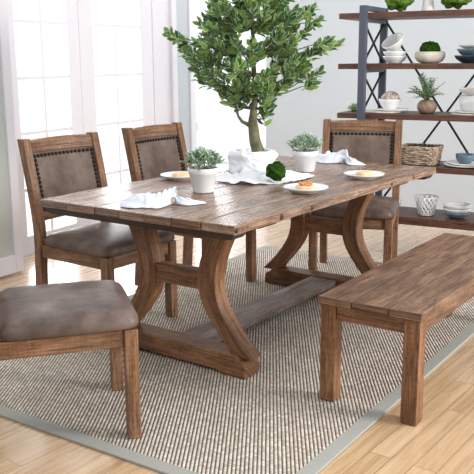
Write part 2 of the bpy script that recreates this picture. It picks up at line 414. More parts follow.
def cleat(x0, x1, nm):
    m = MB(); prof = []
    for y, z in ((-.535, .712), (-.52, .700), (-.48, .697), (.48, .697), (.52, .700), (.535, .712), (.535, .7248), (-.535, .7248)): prof.append((y, z))
    m.loft([[Vector((x0, y, z)) for y, z in prof], [Vector((x1, y, z)) for y, z in prof]], True, True, False)
    # grain runs across the table
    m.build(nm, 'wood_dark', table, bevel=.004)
cleat(-.985, -.90, 'end_cleat'); cleat(.90, .985, 'end_cleat')
prof = [(.10, .368), (.15, .321), (.2, .276), (.25, .237), (.3, .205), (.34, .187), (.38, .177), (.42, .174), (.46, .178), (.50, .186), (.54, .20), (.58, .217), (.63, .240), (.67, .262), (.6965, .280)]
for tx, far in ((-.672, 0), (.675, 1)):
    tr = MB()
    # top support board, rounded ends
    pr = [(-.50, .676), (-.47, .664), (-.40, .660), (.40, .660), (.47, .664), (.50, .676), (.50, .6965), (-.50, .6965)]
    pr = [(y, z+.028) for y, z in pr]
    tr.loft([[Vector((tx-.05, y, z)) for y, z in pr], [Vector((tx+.05, y, z)) for y, z in pr]], True, True, False)
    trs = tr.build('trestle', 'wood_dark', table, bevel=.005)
    # foot
    ft = MB()
    pf = [(-.393, 0), (-.26, 0), (-.235, .014), (.235, .014), (.26, 0), (.393, 0), (.398, .045), (.385, .072), (.36, .082), (.345, .10), (-.345, .10), (-.36, .082), (-.385, .072), (-.398, .045)]
    pf = [(y, z+RZ) for y, z in pf]
    n_ = 1
    ft.loft([[Vector((tx-.058, y-.01, z)) for y, z in pf], [Vector((tx+.058, y-.01, z)) for y, z in pf]], True, True, False)
    for i in range(len(ft.uv)): # grain across the table
        ft.uv[i] = [(ft.v[k][1]+far*3, ft.v[k][2]+ft.v[k][0]) for k in ft.f[i]]
    ft.build('foot', 'wood', trs, bevel=.006)
    for sg in (-1, 1):
        lg = MB(); rings = []
        for i, (z, of) in enumerate(prof):
            a = prof[max(i-1, 0)]; b = prof[min(i+1, len(prof)-1)]
            t = Vector((0, sg*(b[1]-a[1]), b[0]-a[0])).normalized(); nn = Vector((0, t.z, -t.y))
            w = .048; nn = Vector((0, 1, 0))
            c = Vector((tx, sg*of-.010, z))
            if i == 0 or i == len(prof)-1: nn = Vector((0, 1, 0)); w = .054
            rings.append([c+nn*w+Vector((-.042, 0, 0)), c-nn*w+Vector((-.042, 0, 0)), c-nn*w+Vector((.042, 0, 0)), c+nn*w+Vector((.042, 0, 0))])
        lg.loft(rings, True, True, False)
        lg.build('curved_leg', 'wood', trs, bevel=.005)
    cb = MB().box(tx-.032, tx+.032, -.145, .125, .372, .457, 'y')
    cb.build('crossbar', 'wood', trs, bevel=.004)
st = MB().box(-.615, .62, -.115, .055, .066, .104, 'x')
st.build('stretcher', 'wood_stretch', table, bevel=.004)

# ------------------------------------------------------------------ bench
BA = math.radians(83.807)
bench = thing('wooden_bench', 'rustic backless plank bench along the right side of the table', 'bench', (-.7446, 2.7982, 0), BA)
BL, BW, BT = 1.41, .441, .457
m = MB(); ed = [0, .135, .29, .441]
for i in range(3): plank(m, 0, BL, ed[i]+.0018, ed[i+1]-.0018, BT-.032, BT, .0025, .05, 50+i*4)
m.build('seat', 'wood_bench', bench, bevel=.003)
for x in (.012, BL-.012-.066):
    for y in (.010, BW-.010-.066):
        z0 = .0126 if not (x < .1 and y < .1) else .0005
        MB().box(x, x+.066, y, y+.066, z0, BT-.0325, 'z').build('leg', 'wood', bench, bevel=.004)
for x in (.022, BL-.022-.03): MB().box(x, x+.03, .0765, BW-.0765, BT-.095, BT-.0325, 'y').build('apron', 'wood', bench, bevel=.003)
for y in (.012, BW-.012-.03): MB().box(.0785, BL-.0785, y, y+.03, BT-.092, BT-.0325, 'x').build('apron', 'wood_bench', bench, bevel=.003)

# ------------------------------------------------------------------ chairs
def post_path(z):
    pts = [(0, -.545), (.2, -.530), (.424, -.518), (.52, -.522), (.62, -.534), (.75, -.560), (.86, -.584), (.975, -.609)]
    for (a, xa), (b, xb) in zip(pts, pts[1:]):
        if z <= b: return xa+(xb-xa)*(z-a)/(b-a)
    return pts[-1][1]
WF, WB, HR, HB = .508, .520, .424, .356
def make_chair(loc, rz, label):
    t = thing('dining_chair', label, 'chair', (*loc, RZ), rz, 'dining chairs around the table')
    for sg in (-1, 1):
        m = MB(); rings = []; y0, y1 = sorted((sg*WB/2, sg*(WB/2-.046)))
        for z in (0, .1, .2, .3, .4, .46, .52, .6, .68, .76, .84, .91, .972):
            x = post_path(z)
            rings.append([Vector((x-.026, y0, z)), Vector((x+.026, y0, z)), Vector((x+.026, y1, z)), Vector((x-.026, y1, z))])
        m.loft(rings, True, True, False); m.build('rear_post', 'wood_chair', t, bevel=.004)
        y0, y1 = sorted((sg*WF/2, sg*(WF/2-.050)))
        MB().box(-.050, 0, y0, y1, 0, HR, 'z').build('front_leg', 'wood_chair', t, bevel=.004)
    # seat rails
    MB().box(-.043, -.013, -WF/2+.051, WF/2-.051, HB, HR-.002, 'y').build('seat_rail', 'wood_chair', t, bevel=.003)
    MB().box(-.537, -.512, -WB/2+.048, WB/2-.048, HB, HR-.002, 'y').build('seat_rail', 'wood_chair', t, bevel=.003)
    for sg in (-1, 1):
        a = Vector((-.496, sg*(WB/2-.022), (HB+HR)/2)); b = Vector((-.051, sg*(WF/2-.022), (HB+HR)/2))
        MB().beam(a, b, .028, HR-HB-.003).build('seat_rail', 'wood_chair', t, bevel=.003)
    # cushion
    m = MB(); rings = []
    x0, x1 = -.490, .012
    for k, (s_, z) in enumerate(((.975, HR+.0005), (1.0, HR+.008), (1.004, HR+.020), (.995, HR+.034), (.965, HR+.047), (.90, HR+.059), (.76, HR+.070), (.5, HR+.079), (.25, HR+.081), (.05, HR+.082))):
        ring = []
        for j in range(48):
            a = 2*PI*j/48; e = .20 if k < 6 else (.28 if k < 8 else .5)
            cx = math.copysign(abs(math.cos(a))**e, math.cos(a)); cy = math.copysign(abs(math.sin(a))**e, math.sin(a))
            x = (x0+x1)/2+cx*(x1-x0)/2*s_
            w = WF/2+.006+(x-x1)/(x0-x1)*(WB/2-WF/2)
            ring.append(Vector((x, cy*w*s_, z)))
        rings.append(ring)
    m.loft(rings, True, True, True); m.build('seat_cushion', 'leather', t)
    # back: top rail, bottom rail, padded panel, nailheads
    ih = WB/2-.046
    def bx(y, z): return post_path(z)-.022*(1-(y/ih)**2)
    def rail(z0, z1, th, nm, mat, arch=0, yin=ih, off=0):
        m = MB(); rings = []
        for i in range(13):
            y = -yin+2*yin*i/12; ar = arch*(1-(y/yin)**2)
            rings.append([Vector((bx(y, z0)-th/2+off, y, z0)), Vector((bx(y, z0)+th/2+off, y, z0)), Vector((bx(y, z1)+th/2+off, y, z1+ar)), Vector((bx(y, z1)-th/2+off, y, z1+ar))])
        m.loft(rings, True, True, False); return m.build(nm, mat, t, bevel=.003)
    rail(.898, .962, .030, 'top_rail', 'wood_chair', .006, ih-.0005)
    rail(.545, .592, .030, 'bottom_rail', 'wood_chair', 0, ih-.0005)
    m = MB(); g = []
    nz, ny = 14, 16
    for side in (1, -1):
        rows = []
        for i in range(nz+1):
            z = .593+(.897-.593)*i/nz; row = []
            for j in range(ny+1):
                y = (-1+2*j/ny)*(ih-.001)
                e = min(1, min(i, nz-i)/2.2, min(j, ny-j)/2.2)
                row.append(Vector((bx(y, z)+side*(.012+.012*e*(1-.4*(1-e))), y, z)))
            rows.append(row)
        if side == -1: rows = [r[::-1] for r in rows]
        m.loft(rows, False, False, True)
    # close the rim
    b = 0; n1 = (ny+1); off = (nz+1)*n1
    def fi(i, j): return i*n1+j
    def bi(i, j): return off+i*n1+(ny-j)
    for j in range(ny):
        m.face([fi(0, j), bi(0, j), bi(0, j+1), fi(0, j+1)], [(0, 0)]*4); m.face([fi(nz, j+1), bi(nz, j+1), bi(nz, j), fi(nz, j)], [(0, 0)]*4)
    for i in range(nz):
        m.face([fi(i+1, 0), bi(i+1, 0), bi(i, 0), fi(i, 0)], [(0, 0)]*4); m.face([fi(i, ny), bi(i, ny), bi(i+1, ny), fi(i+1, ny)], [(0, 0)]*4)
    panel = m.build('back_panel', 'leather_back', t)
    m = MB()
    ys = ih-.016; z0, z1 = .610, .880
    spots = [(-ys+2*ys*i/15, z1) for i in range(16)]+[(-ys+2*ys*i/15, z0) for i in range(16)]+[(sg*ys, z0+(z1-z0)*i/12) for i in range(1, 12) for sg in (-1, 1)]
    for (y, z) in spots:
        for side in (1,):
            x = bx(y, z)+side*.0185; r = .0106
            bs = len(m.v)
            m.lathe([(r, -.004), (r, .0), (r*.8, .004), (r*.3, .006)], 8, mat=Matrix.Translation((x, y, z)) @ Matrix.Rotation(PI/2, 4, 'Y'))
    m.build('nailhead_trim', 'nail', panel)
    return t
chair = make_chair((-2.322, 3.270), math.radians(-9.2), 'leather and wood chair at the near left table side, before the glazed doors')
clone(chair, (-2.249, 4.095, RZ), math.radians(-6.2), 'leather and wood chair on the left side, its back behind a plate')
clone(chair, (-1.798, 2.414, RZ), math.radians(44.5), 'leather and wood chair in the foreground, cut off by the left edge')
clone(chair, (-1.664, 4.505, RZ), math.radians(-76), 'leather and wood chair at the far head of the table, before the shelves')

# ------------------------------------------------------------------ things on the table
def plate(loc, label, r=.108, grp='plates of food on the table'):
    t = MB().lathe([(.0, .004), (.058, .003), (.058, 0), (.064, 0), (.066, .006), (.085, .010), (r-.004, .021), (r, .025), (r-.002, .0275), (r-.010, .025), (.082, .016), (.066, .0115), (0, .0105)], 48, caps=False).build('plate', 'white_ceramic')
    t.location = loc; return tag(t, label, 'plate', grp)
def pastry(loc, label, r=.045, fill=True, seed=1, h=.018):
    t = thing('pastry', label, 'food', loc, seed)
    m = MB(); wob = lambda a, z, rr: (rr*.10)*noise.noise(Vector((math.cos(a)*3, math.sin(a)*3, seed+z*60)))*2
    m.lathe([(.01, 0), (r*.8, 0), (r, h*.35), (r*1.0, h*.7), (r*.86, h), (r*.5, h*1.1), (.002, h*1.15)], 28, wob=wob)
    m.build('crust', 'pastry', t)
    if fill:
        m = MB()
        for k in range(26):
            a = rnd.uniform(0, 2*PI); q = r*.75*math.sqrt(rnd.random()); s_ = rnd.uniform(.005, .009)
            cx, cy = q*math.cos(a), q*math.sin(a)
            m.lathe([(s_*.5, 0), (s_, s_*.6), (s_*.7, s_*1.3), (.0005, s_*1.5)], 8, (cx, cy, h*.95+rnd.uniform(0, .006)))
        m.build('filling', 'filling', t)
    return t
PZ = TT+.0115
TT += .0008
PZ = TT+.0125
plate((-1.503, 3.454, TT), 'white plate with topped tart, nearest the table edge beside the moss ball')
pastry((-1.506, 3.462, PZ), 'tart with orange topping on the plate beside the moss ball', .047, True, 1)
plate((-1.407, 3.998, TT), 'white plate with a plain pastry near the far right end of the table')
pastry((-1.404, 4.003, PZ), 'plain golden pastry on the white plate at the far right end of the table', .046, False, 2, .02)
plate((-2.262, 3.545, TT), 'white plate behind the near potted plant, before the far left chair')
pastry((-2.262, 3.555, PZ), 'flat pale pastry on the plate behind the near potted plant', .05, False, 3)

def bushy(m, c, r, h, n, ll, lw, zc=.0):
    for k in range(n):
        a = rnd.uniform(0, 2*PI); u = rnd.random()**.5
        el = rnd.uniform(-.15, 1)
        d = Vector((math.cos(a)*u, math.sin(a)*u, (1-u*u)**.5*.9+.15)).normalized()
        rad = rnd.uniform(.62, 1)
        p = Vector(c)+Vector((d.x*r*rad, d.y*r*rad, d.z*h*rad+zc))
        dd = (d*.7+Vector((rnd.uniform(-.7, .7), rnd.uniform(-.7, .7), rnd.uniform(-.1, .9)))).normalized()
        m.leaf(p, dd, Vector((rnd.uniform(-.4, .4), rnd.uniform(-.4, .4), 1)), ll*rnd.uniform(.7, 1.25), lw*rnd.uniform(.8, 1.2), k, .25)
def potted(loc, label, seed, rz=0):
    t = thing('potted_plant', label, 'potted plant', loc, rz, 'small potted plants on the table')
    MB().lathe([(.0005, 0), (.049, 0), (.051, .003), (.066, .086), (.0695, .0875), (.073, .112), (.073, .116), (.068, .116), (.065, .100), (.0005, .100)], 40, caps=False).build('pot', 'white_pot', t)
    MB().lathe([(.0005, .104), (.062, .102)], 20, caps=False).build('soil', 'soil', t)
    m = MB()
    for k in range(34):
        a = rnd.uniform(0, 2*PI); q = rnd.uniform(.1, 1)
        tip = Vector((math.cos(a)*.085*q, math.sin(a)*.085*q, .11+.07*(1-q*q*.75)))
        m.tube([Vector((tip.x*.25, tip.y*.25, .087)), Vector((tip.x*.6, tip.y*.6, .087+(tip.z-.087)*.6)), tip], .0011, 4)
    m.build('stems', 'twig', t)
    m = MB(); bushy(m, (0, 0, .104), .090, .076, 360, .036, .019, .004); m.build('foliage', 'leaf_small', t)
    return t
potted((-1.944, 3.246, TT), 'small white pot with silvery leafy plant, the nearer one on the table', 1)
pl = potted((-1.792, 4.110, TT), 'small white pot with silvery leafy plant, the farther one, before the head chair', 2, 1.3)

# crumpled cloth helper
def cloth_sheet(name, mat, nx, ny, fn, parent=None, solid=.002):
    m = MB(); rows = [[Vector(fn(i/nx, j/ny)) for j in range(ny+1)] for i in range(nx+1)]
    m.loft(rows, False, False, True); return m.build(name, mat, parent, solid=solid)
def fold(x, y, s, sc=22): return abs(noise.noise(Vector((x*sc, y*sc, s))))
# napkins
def napkin(loc, rz, label, ln=.37, w=.15, h=.035, seed=1.):
    t = thing('napkin', label, 'napkin', loc, rz, 'tied napkins on the table')
    def f(u, v):
        x = ln*(u-.5); tie = math.exp(-((u-.62)/.10)**2)
        ww = w*(1-.86*tie)*(1-.25*abs(u-.5)) * (1 if u < .62 else .62)
        ww *= (1+.25*noise.noise(Vector((u*6, seed, v*2)))) * (min(1, .45+u*3) if u < .2 else 1) * (min(1, .15+(1-u)*4.2) if u > .8 else 1)
        y = (v-.5)*ww
        env = 1-abs(2*v-1)**2.2
        k = .35+.65*abs(math.sin(v*9+u*5+seed))*.6+.5*fold(u*1.2, v*.35*(1-.5*tie), seed, 9)
        hh = h*(.75+.9*tie*.5)*(1 if u < .66 else .55) * min(1, .15+u*4) * min(1, .1+(1-u)*3.5)
        z = .0015+hh*env*k
        return (x, y+.008*noise.noise(Vector((u*9, v*3, seed))), z)
    cloth_sheet('linen', 'napkin', 60, 34, f, t)
    m = MB(); cx = ln*.12
    for k in range(3):
        pts = [Vector((cx+.004*(k-1)+.006*math.sin(a*2+k), math.cos(a)*.017*1.1, .017+math.sin(a)*.016)) for a in [2*PI*i/16 for i in range(17)]]
        m.tube(pts, .0016, 5)
    m.tube([Vector((cx, .0, .034)), Vector((cx+.03, -.012, .038)), Vector((cx+.07, -.03, .022))], .0015, 5)
    m.tube([Vector((cx, .0, .034)), Vector((cx+.02, .02, .042)), Vector((cx+.055, .018, .03))], .0015, 5)
    m.build('twine_ring', 'twine', t)
    return t
na = math.atan2(2.967-2.759, -1.765+2.075)
TT += .0008
napkin((-1.925, 2.872, TT), na, 'white napkin tied with twine at the near end of the table', .375, .19, .075, 1.)
napkin((-1.760, 4.545, TT), -.32, 'white napkin tied with twine behind the farther potted plant', .40, .20, .085, 4.2)

# big tree: wrapped pot, trunk, branches, leaves
VX, VY = -1.948, 3.762
CR = Vector((math.cos(YAW), math.sin(YAW), 0)); CF = Vector((-math.sin(YAW), math.cos(YAW), 0))
tree = thing('potted_tree', 'tall bushy variegated artificial tree in a white cloth-wrapped pot, centre of table', 'potted tree', (VX, VY, TT+.004))
def wr(a, z, r): return .020*noise.noise(Vector((math.cos(a)*2.2, math.sin(a)*2.2, z*22)))+.007*(1-2*abs(noise.noise(Vector((math.cos(a+z*9)*5, math.sin(a+z*9)*5, z*26)))))-.004
MB().lathe([(.0005, 0), (.090, 0), (.098, .03), (.102, .07), (.102, .10), (.08, .10), (.0005, .098)], 40, caps=False).build('pot', 'white_pot', tree)
def fine(pr, k=5): return [(a[0]+(b[0]-a[0])*i/k, a[1]+(b[1]-a[1])*i/k) for a, b in zip(pr, pr[1:]) for i in range(k)]+[pr[-1]]
MB().lathe(fine([(.114, .0), (.118, .02), (.120, .05), (.117, .08), (.116, .108), (.121, .126), (.114, .141), (.102, .143), (.094, .132), (.090, .118), (.082, .114), (.0005, .114)]), 120, caps=False, wob=wr).build('cloth_wrap', 'cloth', tree)
ORG = Vector((VX, VY, TT+.004))
def scr(px, py, dep=0):
    """crown point, in metres relative to the tree: px/py read off the photo's scale, dep towards the shelves"""
    x = (px-250.3)/193.0; z = .893-TT+(153-py)/191.5
    return CR*x+CF*dep+Vector((0, 0, z-.004))
trunk = [scr(258, 157), scr(256, 150), scr(253, 140), scr(252, 131), scr(251, 122), scr(252, 108), scr(255, 90), scr(252, 70), scr(253, 50), scr(250, 25), scr(252, 0)]
m = MB(); m.tube(trunk, [.044, .034, .030, .028, .025, .018, .015, .013, .011, .009, .006], 12); m.build('trunk', 'bark', tree)
anchors = [scr(252, 118), scr(253, 108), scr(254, 95), scr(252, 75), scr(253, 55), scr(250, 30), scr(252, 5)]
bm_ = MB(); lm = MB(); lid = [0]
def rosette(tip, d, n, ln=.054, w=.029, back=.06):
    d = d.normalized()
    a0 = d.orthogonal().normalized(); b0 = d.cross(a0)
    for k in range(n):
        t = (k+rnd.random())/n
        p = tip-d*back*(1-t)
        a = k*2.4+rnd.uniform(-.4, .4)
        out = a0*math.cos(a)+b0*math.sin(a)
        sp = 1.15-.75*t
        dr = (out*sp+d*(.45+.6*t)+Vector((0, 0, .25))).normalized()
        lm.leaf(p, dr, Vector((rnd.gauss(0, 1), rnd.gauss(0, 1), rnd.gauss(.5, 1))), ln*rnd.uniform(.7, 1.15), w*rnd.uniform(.8, 1.15), lid[0], rnd.uniform(0, .3), .7)
        lid[0] += 1
def branch(tip, nleaf=22, anchor=None, back=.075, start=None):
    a = anchor if anchor is not None else min(anchors, key=lambda q: (q-tip).length+.9*max(0, q.z-tip.z+.04))
    mid = a.lerp(tip, .5)+Vector((rnd.uniform(-.03, .03), rnd.uniform(-.03, .03), -.02 if tip.z > a.z else .02))
    pts = [a, a.lerp(mid, .5)+Vector((0, 0, -.004)), mid, mid.lerp(tip, .55)+Vector((0, 0, .006)), tip]
    bm_.tube(pts, [.005, .0042, .0034, .0026, .0015], 5)
    rosette(tip, tip-mid+Vector((0, 0, .04)), nleaf, back=back)
# the silhouette's branch tips
for px, py, dp in ((168, 36, 0), (176, 41, .02), (187, 57, -.03), (181, 50, .03), (201, 27, 0), (209, 33, .05), (196, 46, -.05), (214, 47, .02), (222, 8, .05), (228, 22, -.04), (235, 3, .0), (247, -8, .03), (262, -12, .0),
                   (275, 3, .05), (283, 20, -.04), (292, 32, .04), (300, 18, 0), (304, 33, -.06), (310, 14, .02), (317, 24, 0), (325, 51, .0), (336, 47, .02), (326, 44, -.03), (315, 53, 0), (303, 57, .04), (296, 72, .05), (316, 74, 0), (314, 84, .02), (302, 66, -.06), (288, 80, -.04), (292, 60, .06),
                   (206, 72, .0), (199, 81, .02), (212, 83, -.03), (203, 62, .05), (222, 95, 0), (216, 88, .05), (230, 90, -.05), (232, 100, .06), (228, 94, 0), (264, 96, .03), (269, 104, -.02), (262, 112, .02), (270, 88, .06), (280, 88, .0), (193, 70, 0)):
    branch(scr(px, py, dp), 15)
# the lower left shoot seen below the crown
lowb = [scr(251, 128), scr(246, 124), scr(240, 121), scr(236, 115), scr(234, 106), scr(229, 96), scr(222, 84)]
bm_.tube(lowb, [.013, .011, .009, .007, .006, .005, .004], 7)
bm_.tube([scr(252, 116), scr(262, 111), scr(270, 104)], [.005, .003, .002], 5)
# interior fill
k = 0
while k < 125:
    px, py = rnd.uniform(196, 308), rnd.uniform(-14, 98)
    cx = 250; hw = 44 if py < 10 else (46 if py < 30 else (52 if py < 75 else 22))
    if abs(px-cx) > hw: continue
    dp = rnd.uniform(-.22, .22)*math.sqrt(max(0, 1-((px-cx)/hw)**2))
    branch(scr(px, py, dp), 13, back=.07); k += 1
bm_.build('branches', 'twig', tree)
lm.build('foliage', 'leaf_tree', tree)
# the loose cloth spread on the table round the pot
def spread(u, v):
    a = 2*PI*v; r0 = .139
    # outline distances, table plane, angle from camera-right
    key = [(-180, .17), (-150, .235), (-120, .25), (-90, .262), (-60, .265), (-30, .27), (0, .33), (20, .30), (40, .16), (60, .15), (120, .15), (160, .155), (180, .17)]
    deg = math.degrees(a)-180
    for (a0, ra), (a1, rb) in zip(key, key[1:]):
        if deg <= a1: R_ = ra+(rb-ra)*(deg-a0)/(a1-a0); break
    R_ += .018*noise.noise(Vector((math.cos(a)*6, math.sin(a)*6, 2)))+.012*noise.noise(Vector((math.cos(a)*17, math.sin(a)*17, 5)))
    r = r0+(R_-r0)*u
    p = CR*math.cos(math.radians(deg))*r+CF*math.sin(math.radians(deg))*r
    h = .003+(.050*fold(p.x, p.y, 3, 11)+.022*fold(p.x, p.y, 8, 26))*(1-.45*u)*min(1, .75+(1-u)*2)+.018*(1-u)**3
    h *= 1-.85*math.exp(-((VX+p.x+1.737)**2+(VY+p.y-3.618)**2)/.0040)
    return (VX+p.x, VY+p.y, TT+h)
c = cloth_sheet('spread_cloth', 'cloth', 22, 150, spread)
tag(c, 'crumpled white cloth spread on the table around the big tree pot', 'cloth')

def moss_ball(name, r, mat, seed, lobes=.22, freq=1.6, sq=.95):
    m = MB(); nu, nv = 72, 40; rings = []
    for i in range(nv+1):
        th = PI*(.004+.992*i/nv); ring = []
        for j in range(nu):
            ph = 2*PI*j/nu
            d = Vector((math.sin(th)*math.cos(ph), math.sin(th)*math.sin(ph), math.cos(th)))
            F, _ = noise.voronoi(d*freq+Vector((seed, seed*.7, 0)))
            h = 1-lobes*max(0, F[0]-.1)*1.1+.035*noise.noise(d*14+Vector((seed, 0, 0)))+.02*noise.noise(d*36)
            ring.append(Vector((d.x*r*h, d.y*r*h, r*sq*.93+d.z*r*sq*h)))
        rings.append(ring[::-1])
    m.loft(rings, True, True, True); return m.build(name, mat)
o = moss_ball('moss_ball', .059, 'moss', 3.3, .35, 1.7); o.location = (-1.737, 3.618, TT+.012); tag(o, 'dark green moss ball on the white cloth beside the tree pot', 'moss ball')

# ------------------------------------------------------------------ bookcase
SY0, SY1, SX0, SX1 = 5.276, 5.665, -2.065, -.80
SZ = [1.676, 1.343, 1.010, .665, .314]
shelf = thing('bookcase', 'open industrial bookcase with dark steel frame and brown wood shelves', 'bookcase', ((SX0+SX1)/2, (SY0+SY1)/2, 0))
SC = Vector(((SX0+SX1)/2, (SY0+SY1)/2, 0))
def off(x0, x1, y0, y1, z0, z1): return (x0-SC.x, x1-SC.x, y0-SC.y, y1-SC.y, z0, z1)
PXL, PXR = (-1.905, -1.857), (-.985, -.937)
for z in SZ:
    th = .036 if z > .4 else .052
    m = MB(); x = SX0
    m.box(*off(SX0, PXL[0]-.0008, SY0, SY1, z-th, z), 'x'); m.box(*off(PXL[0], PXR[1], SY0+.0, SY1-.0, z-th, z), 'x'); m.box(*off(PXR[1]+.0008, SX1, SY0, SY1, z-th, z), 'x')
    m.build('shelf_board', 'shelf_wood', shelf)
for xs in (PXL, PXR):
    # the posts on the left end at the lowest board; the case rests on a recessed foot and the posts on the right
    zb = .262 if xs is PXL else .0005
    MB().box(*off(*xs, SY0-.046, SY0-.0006, zb, 1.722)).build('post', 'metal', shelf, bevel=.002)
    MB().box(*off(*xs, SY1+.0006, SY1+.036, zb, 1.722)).build('post', 'metal', shelf, bevel=.002)
    MB().box(*off(xs[0]+.004, xs[1]-.004, SY0-.0, SY1+.0, 1.690, 1.722)).build('side_bar', 'metal', shelf, bevel=.002)
    for z, th in zip(SZ, (.036, .036, .036, .036, .052)): MB().box(*off(xs[0]+.004, xs[1]-.004, SY0, SY1, z-th-.024, z-th-.0005)).build('side_bar', 'metal', shelf, bevel=.002)
    for (zt, zb) in ((1.615, 1.345), (1.28, 1.012), (.945, .668), (.60, .318)):
        xm = (xs[0]+xs[1])/2-SC.x
        m = MB(); m.beam((xm, SY0-.01-SC.y, zt), (xm, SY1+.01-SC.y, zb), .010, .012, (1, 0, 0)); m.beam((xm, SY0-.01-SC.y, zb), (xm, SY1+.01-SC.y, zt), .010, .012, (1, 0, 0))
        m.build('cross_brace', 'brace', shelf)
MB().box(*off(-1.715, -1.677, 5.43, 5.47, .0005, .261)).build('foot', 'metal', shelf)
ybk = SY1+.018-SC.y
xa, xb = PXL[1]-.01-SC.x, PXR[0]+.01-SC.x
m = MB(); m.beam((xa, ybk, 1.635), (xb, ybk, .335), .014, .010, (0, 1, 0)); m.build('cross_brace', 'brace', shelf)
m = MB(); m.beam((xa, ybk+.012, .335), (xb, ybk+.012, 1.635), .014, .010, (0, 1, 0)); m.build('cross_brace', 'brace', shelf)

# ------------------------------------------------------------------ things on the shelves
YS = 5.45
SZ = [z+.0008 for z in SZ]
def bowl_mb(r, h, foot=.5, th=.006, mat=None):
    return MB().lathe([(.0005, .004), (r*foot*.9, .003), (r*foot, 0), (r*foot*1.05, .004), (r*.82, h*.42), (r*.97, h*.8), (r, h), (r-th, h), (r*.97-th, h*.8), (r*.8-th, h*.46), (r*foot*.9, .014), (.0005, .012)], 40, caps=False, mat=mat)
def simple(mb, name, mat, loc, label, cat, group=None, rot=None):
    o = mb.build(name, mat); o.location = loc
    if rot: o.rotation_euler = rot
    return tag(o, label, cat, group)
# top shelf
for x, lab in ((-1.705, 'bright green lobed moss ball on the top shelf, left of the white vase'), (-1.325, 'bright green lobed moss ball on the top shelf, right of the white vase')):
    o = moss_ball('moss_ball', .118, 'moss_light', x*3, .42, 1.5, .9); o.location = (x, YS-.01, SZ[0]+.010); o.scale = (1, 1, .92); tag(o, lab, 'moss ball', 'green balls on the top shelf')
simple(MB().lathe([(.0005, 0), (.040, 0), (.043, .01), (.036, .06), (.030, .12), (.022, .17), (.024, .20), (.019, .20), (.017, .17), (.0005, .02)], 32, caps=False), 'vase', 'white_ceramic', (-1.505, YS, SZ[0]), 'white vase on the top shelf between the two green balls', 'vase')
# second shelf: bowls, stone bowl with moss, blue stack
BX = -1.720
simple(bowl_mb(.082, .050, .55), 'bowl', 'white_ceramic', (BX, YS, SZ[1]), 'white bowl, bottom of the white stack on the second shelf', 'bowl', 'white bowls stacked on the second shelf')
simple(bowl_mb(.080, .050, .5), 'bowl', 'white_ceramic', (BX, YS, SZ[1]+.030), 'white bowl in the middle of the white stack on the second shelf', 'bowl', 'white bowls stacked on the second shelf')
simple(bowl_mb(.078, .062, .5), 'bowl', 'white_ceramic', (BX+.006, YS, SZ[1]+.106), 'tilted white bowl on top of the white stack on the second shelf', 'bowl', 'white bowls stacked on the second shelf', (math.radians(34), math.radians(-22), 0))
simple(MB().lathe([(.0005, .0), (.055, 0), (.085, .014), (.100, .040), (.100, .066), (.092, .076), (.084, .072), (.078, .04), (.0005, .03)], 40, caps=False), 'stone_bowl', 'stone', (-1.478, YS, SZ[1]), 'squat pale stone bowl holding moss on the second shelf', 'bowl')
o = moss_ball('moss_ball', .076, 'moss', 9.1, .2, 2.4); o.scale = (1, 1, .80); o.location = (-1.480, YS, SZ[1]+.036); tag(o, 'dark green moss ball sitting in the pale stone bowl', 'moss ball')
bx = -1.20
simple(bowl_mb(.115, .050, .55), 'bowl', 'navy_ceramic', (bx, YS, SZ[1]), 'dark blue bowl at the bottom of the blue stack on the second shelf', 'bowl', 'blue bowls on the second shelf')
simple(bowl_mb(.105, .052, .55), 'bowl', 'blue_ceramic', (bx+.006, YS, SZ[1]+.040), 'slate blue bowl nested in the dark blue bowl on the second shelf', 'bowl', 'blue bowls on the second shelf')
simple(bowl_mb(.097, .030, .5), 'bowl', 'white_ceramic', (bx+.008, YS, SZ[1]+.088), 'white dish on top of the blue bowls on the second shelf', 'bowl')
# third shelf
def disc(r, h, z=0): return MB().lathe([(.0005, 0), (r*.7, 0), (r*.97, h*.45), (r, h), (r-.006, h), (r*.7, h*.55), (.0005, h*.5)], 48, caps=False)
def board(r, h): return MB().lathe([(.0005, 0), (r-.004, 0), (r, .003), (r, h-.003), (r-.004, h), (.0005, h)], 48, caps=False)
simple(board(.125, .012), 'serving_board', 'board', (-1.785, YS-.02, SZ[2]), 'pale round board on the third shelf, beneath the white bowl at left', 'board')
simple(disc(.112, .014), 'plate', 'white_ceramic', (-1.725, YS-.01, SZ[2]+.012), 'white plate between the round board and the bowl with the ball', 'plate')
simple(bowl_mb(.080, .072, .5), 'bowl', 'white_ceramic', (-1.742, YS, SZ[2]+.020), 'white bowl holding a pinkish ball on the third shelf', 'bowl')
m = MB()
for k in range(26):
    ax = Vector((rnd.gauss(0, 1), rnd.gauss(0, 1), rnd.gauss(0, 1))).normalized(); a = ax.orthogonal().normalized(); b = ax.cross(a)
    m.tube([(a*math.cos(2*PI*i/24)+b*math.sin(2*PI*i/24))*(.060+.002*math.sin(k)) for i in range(25)], .0042, 6)
o = m.build('woven_ball', 'pink_ball'); o.location = (-1.742, YS, SZ[2]+.020+.074); o.scale = (1, 1, .80); tag(o, 'pinkish woven ball resting in the white bowl on the third shelf', 'decorative ball')
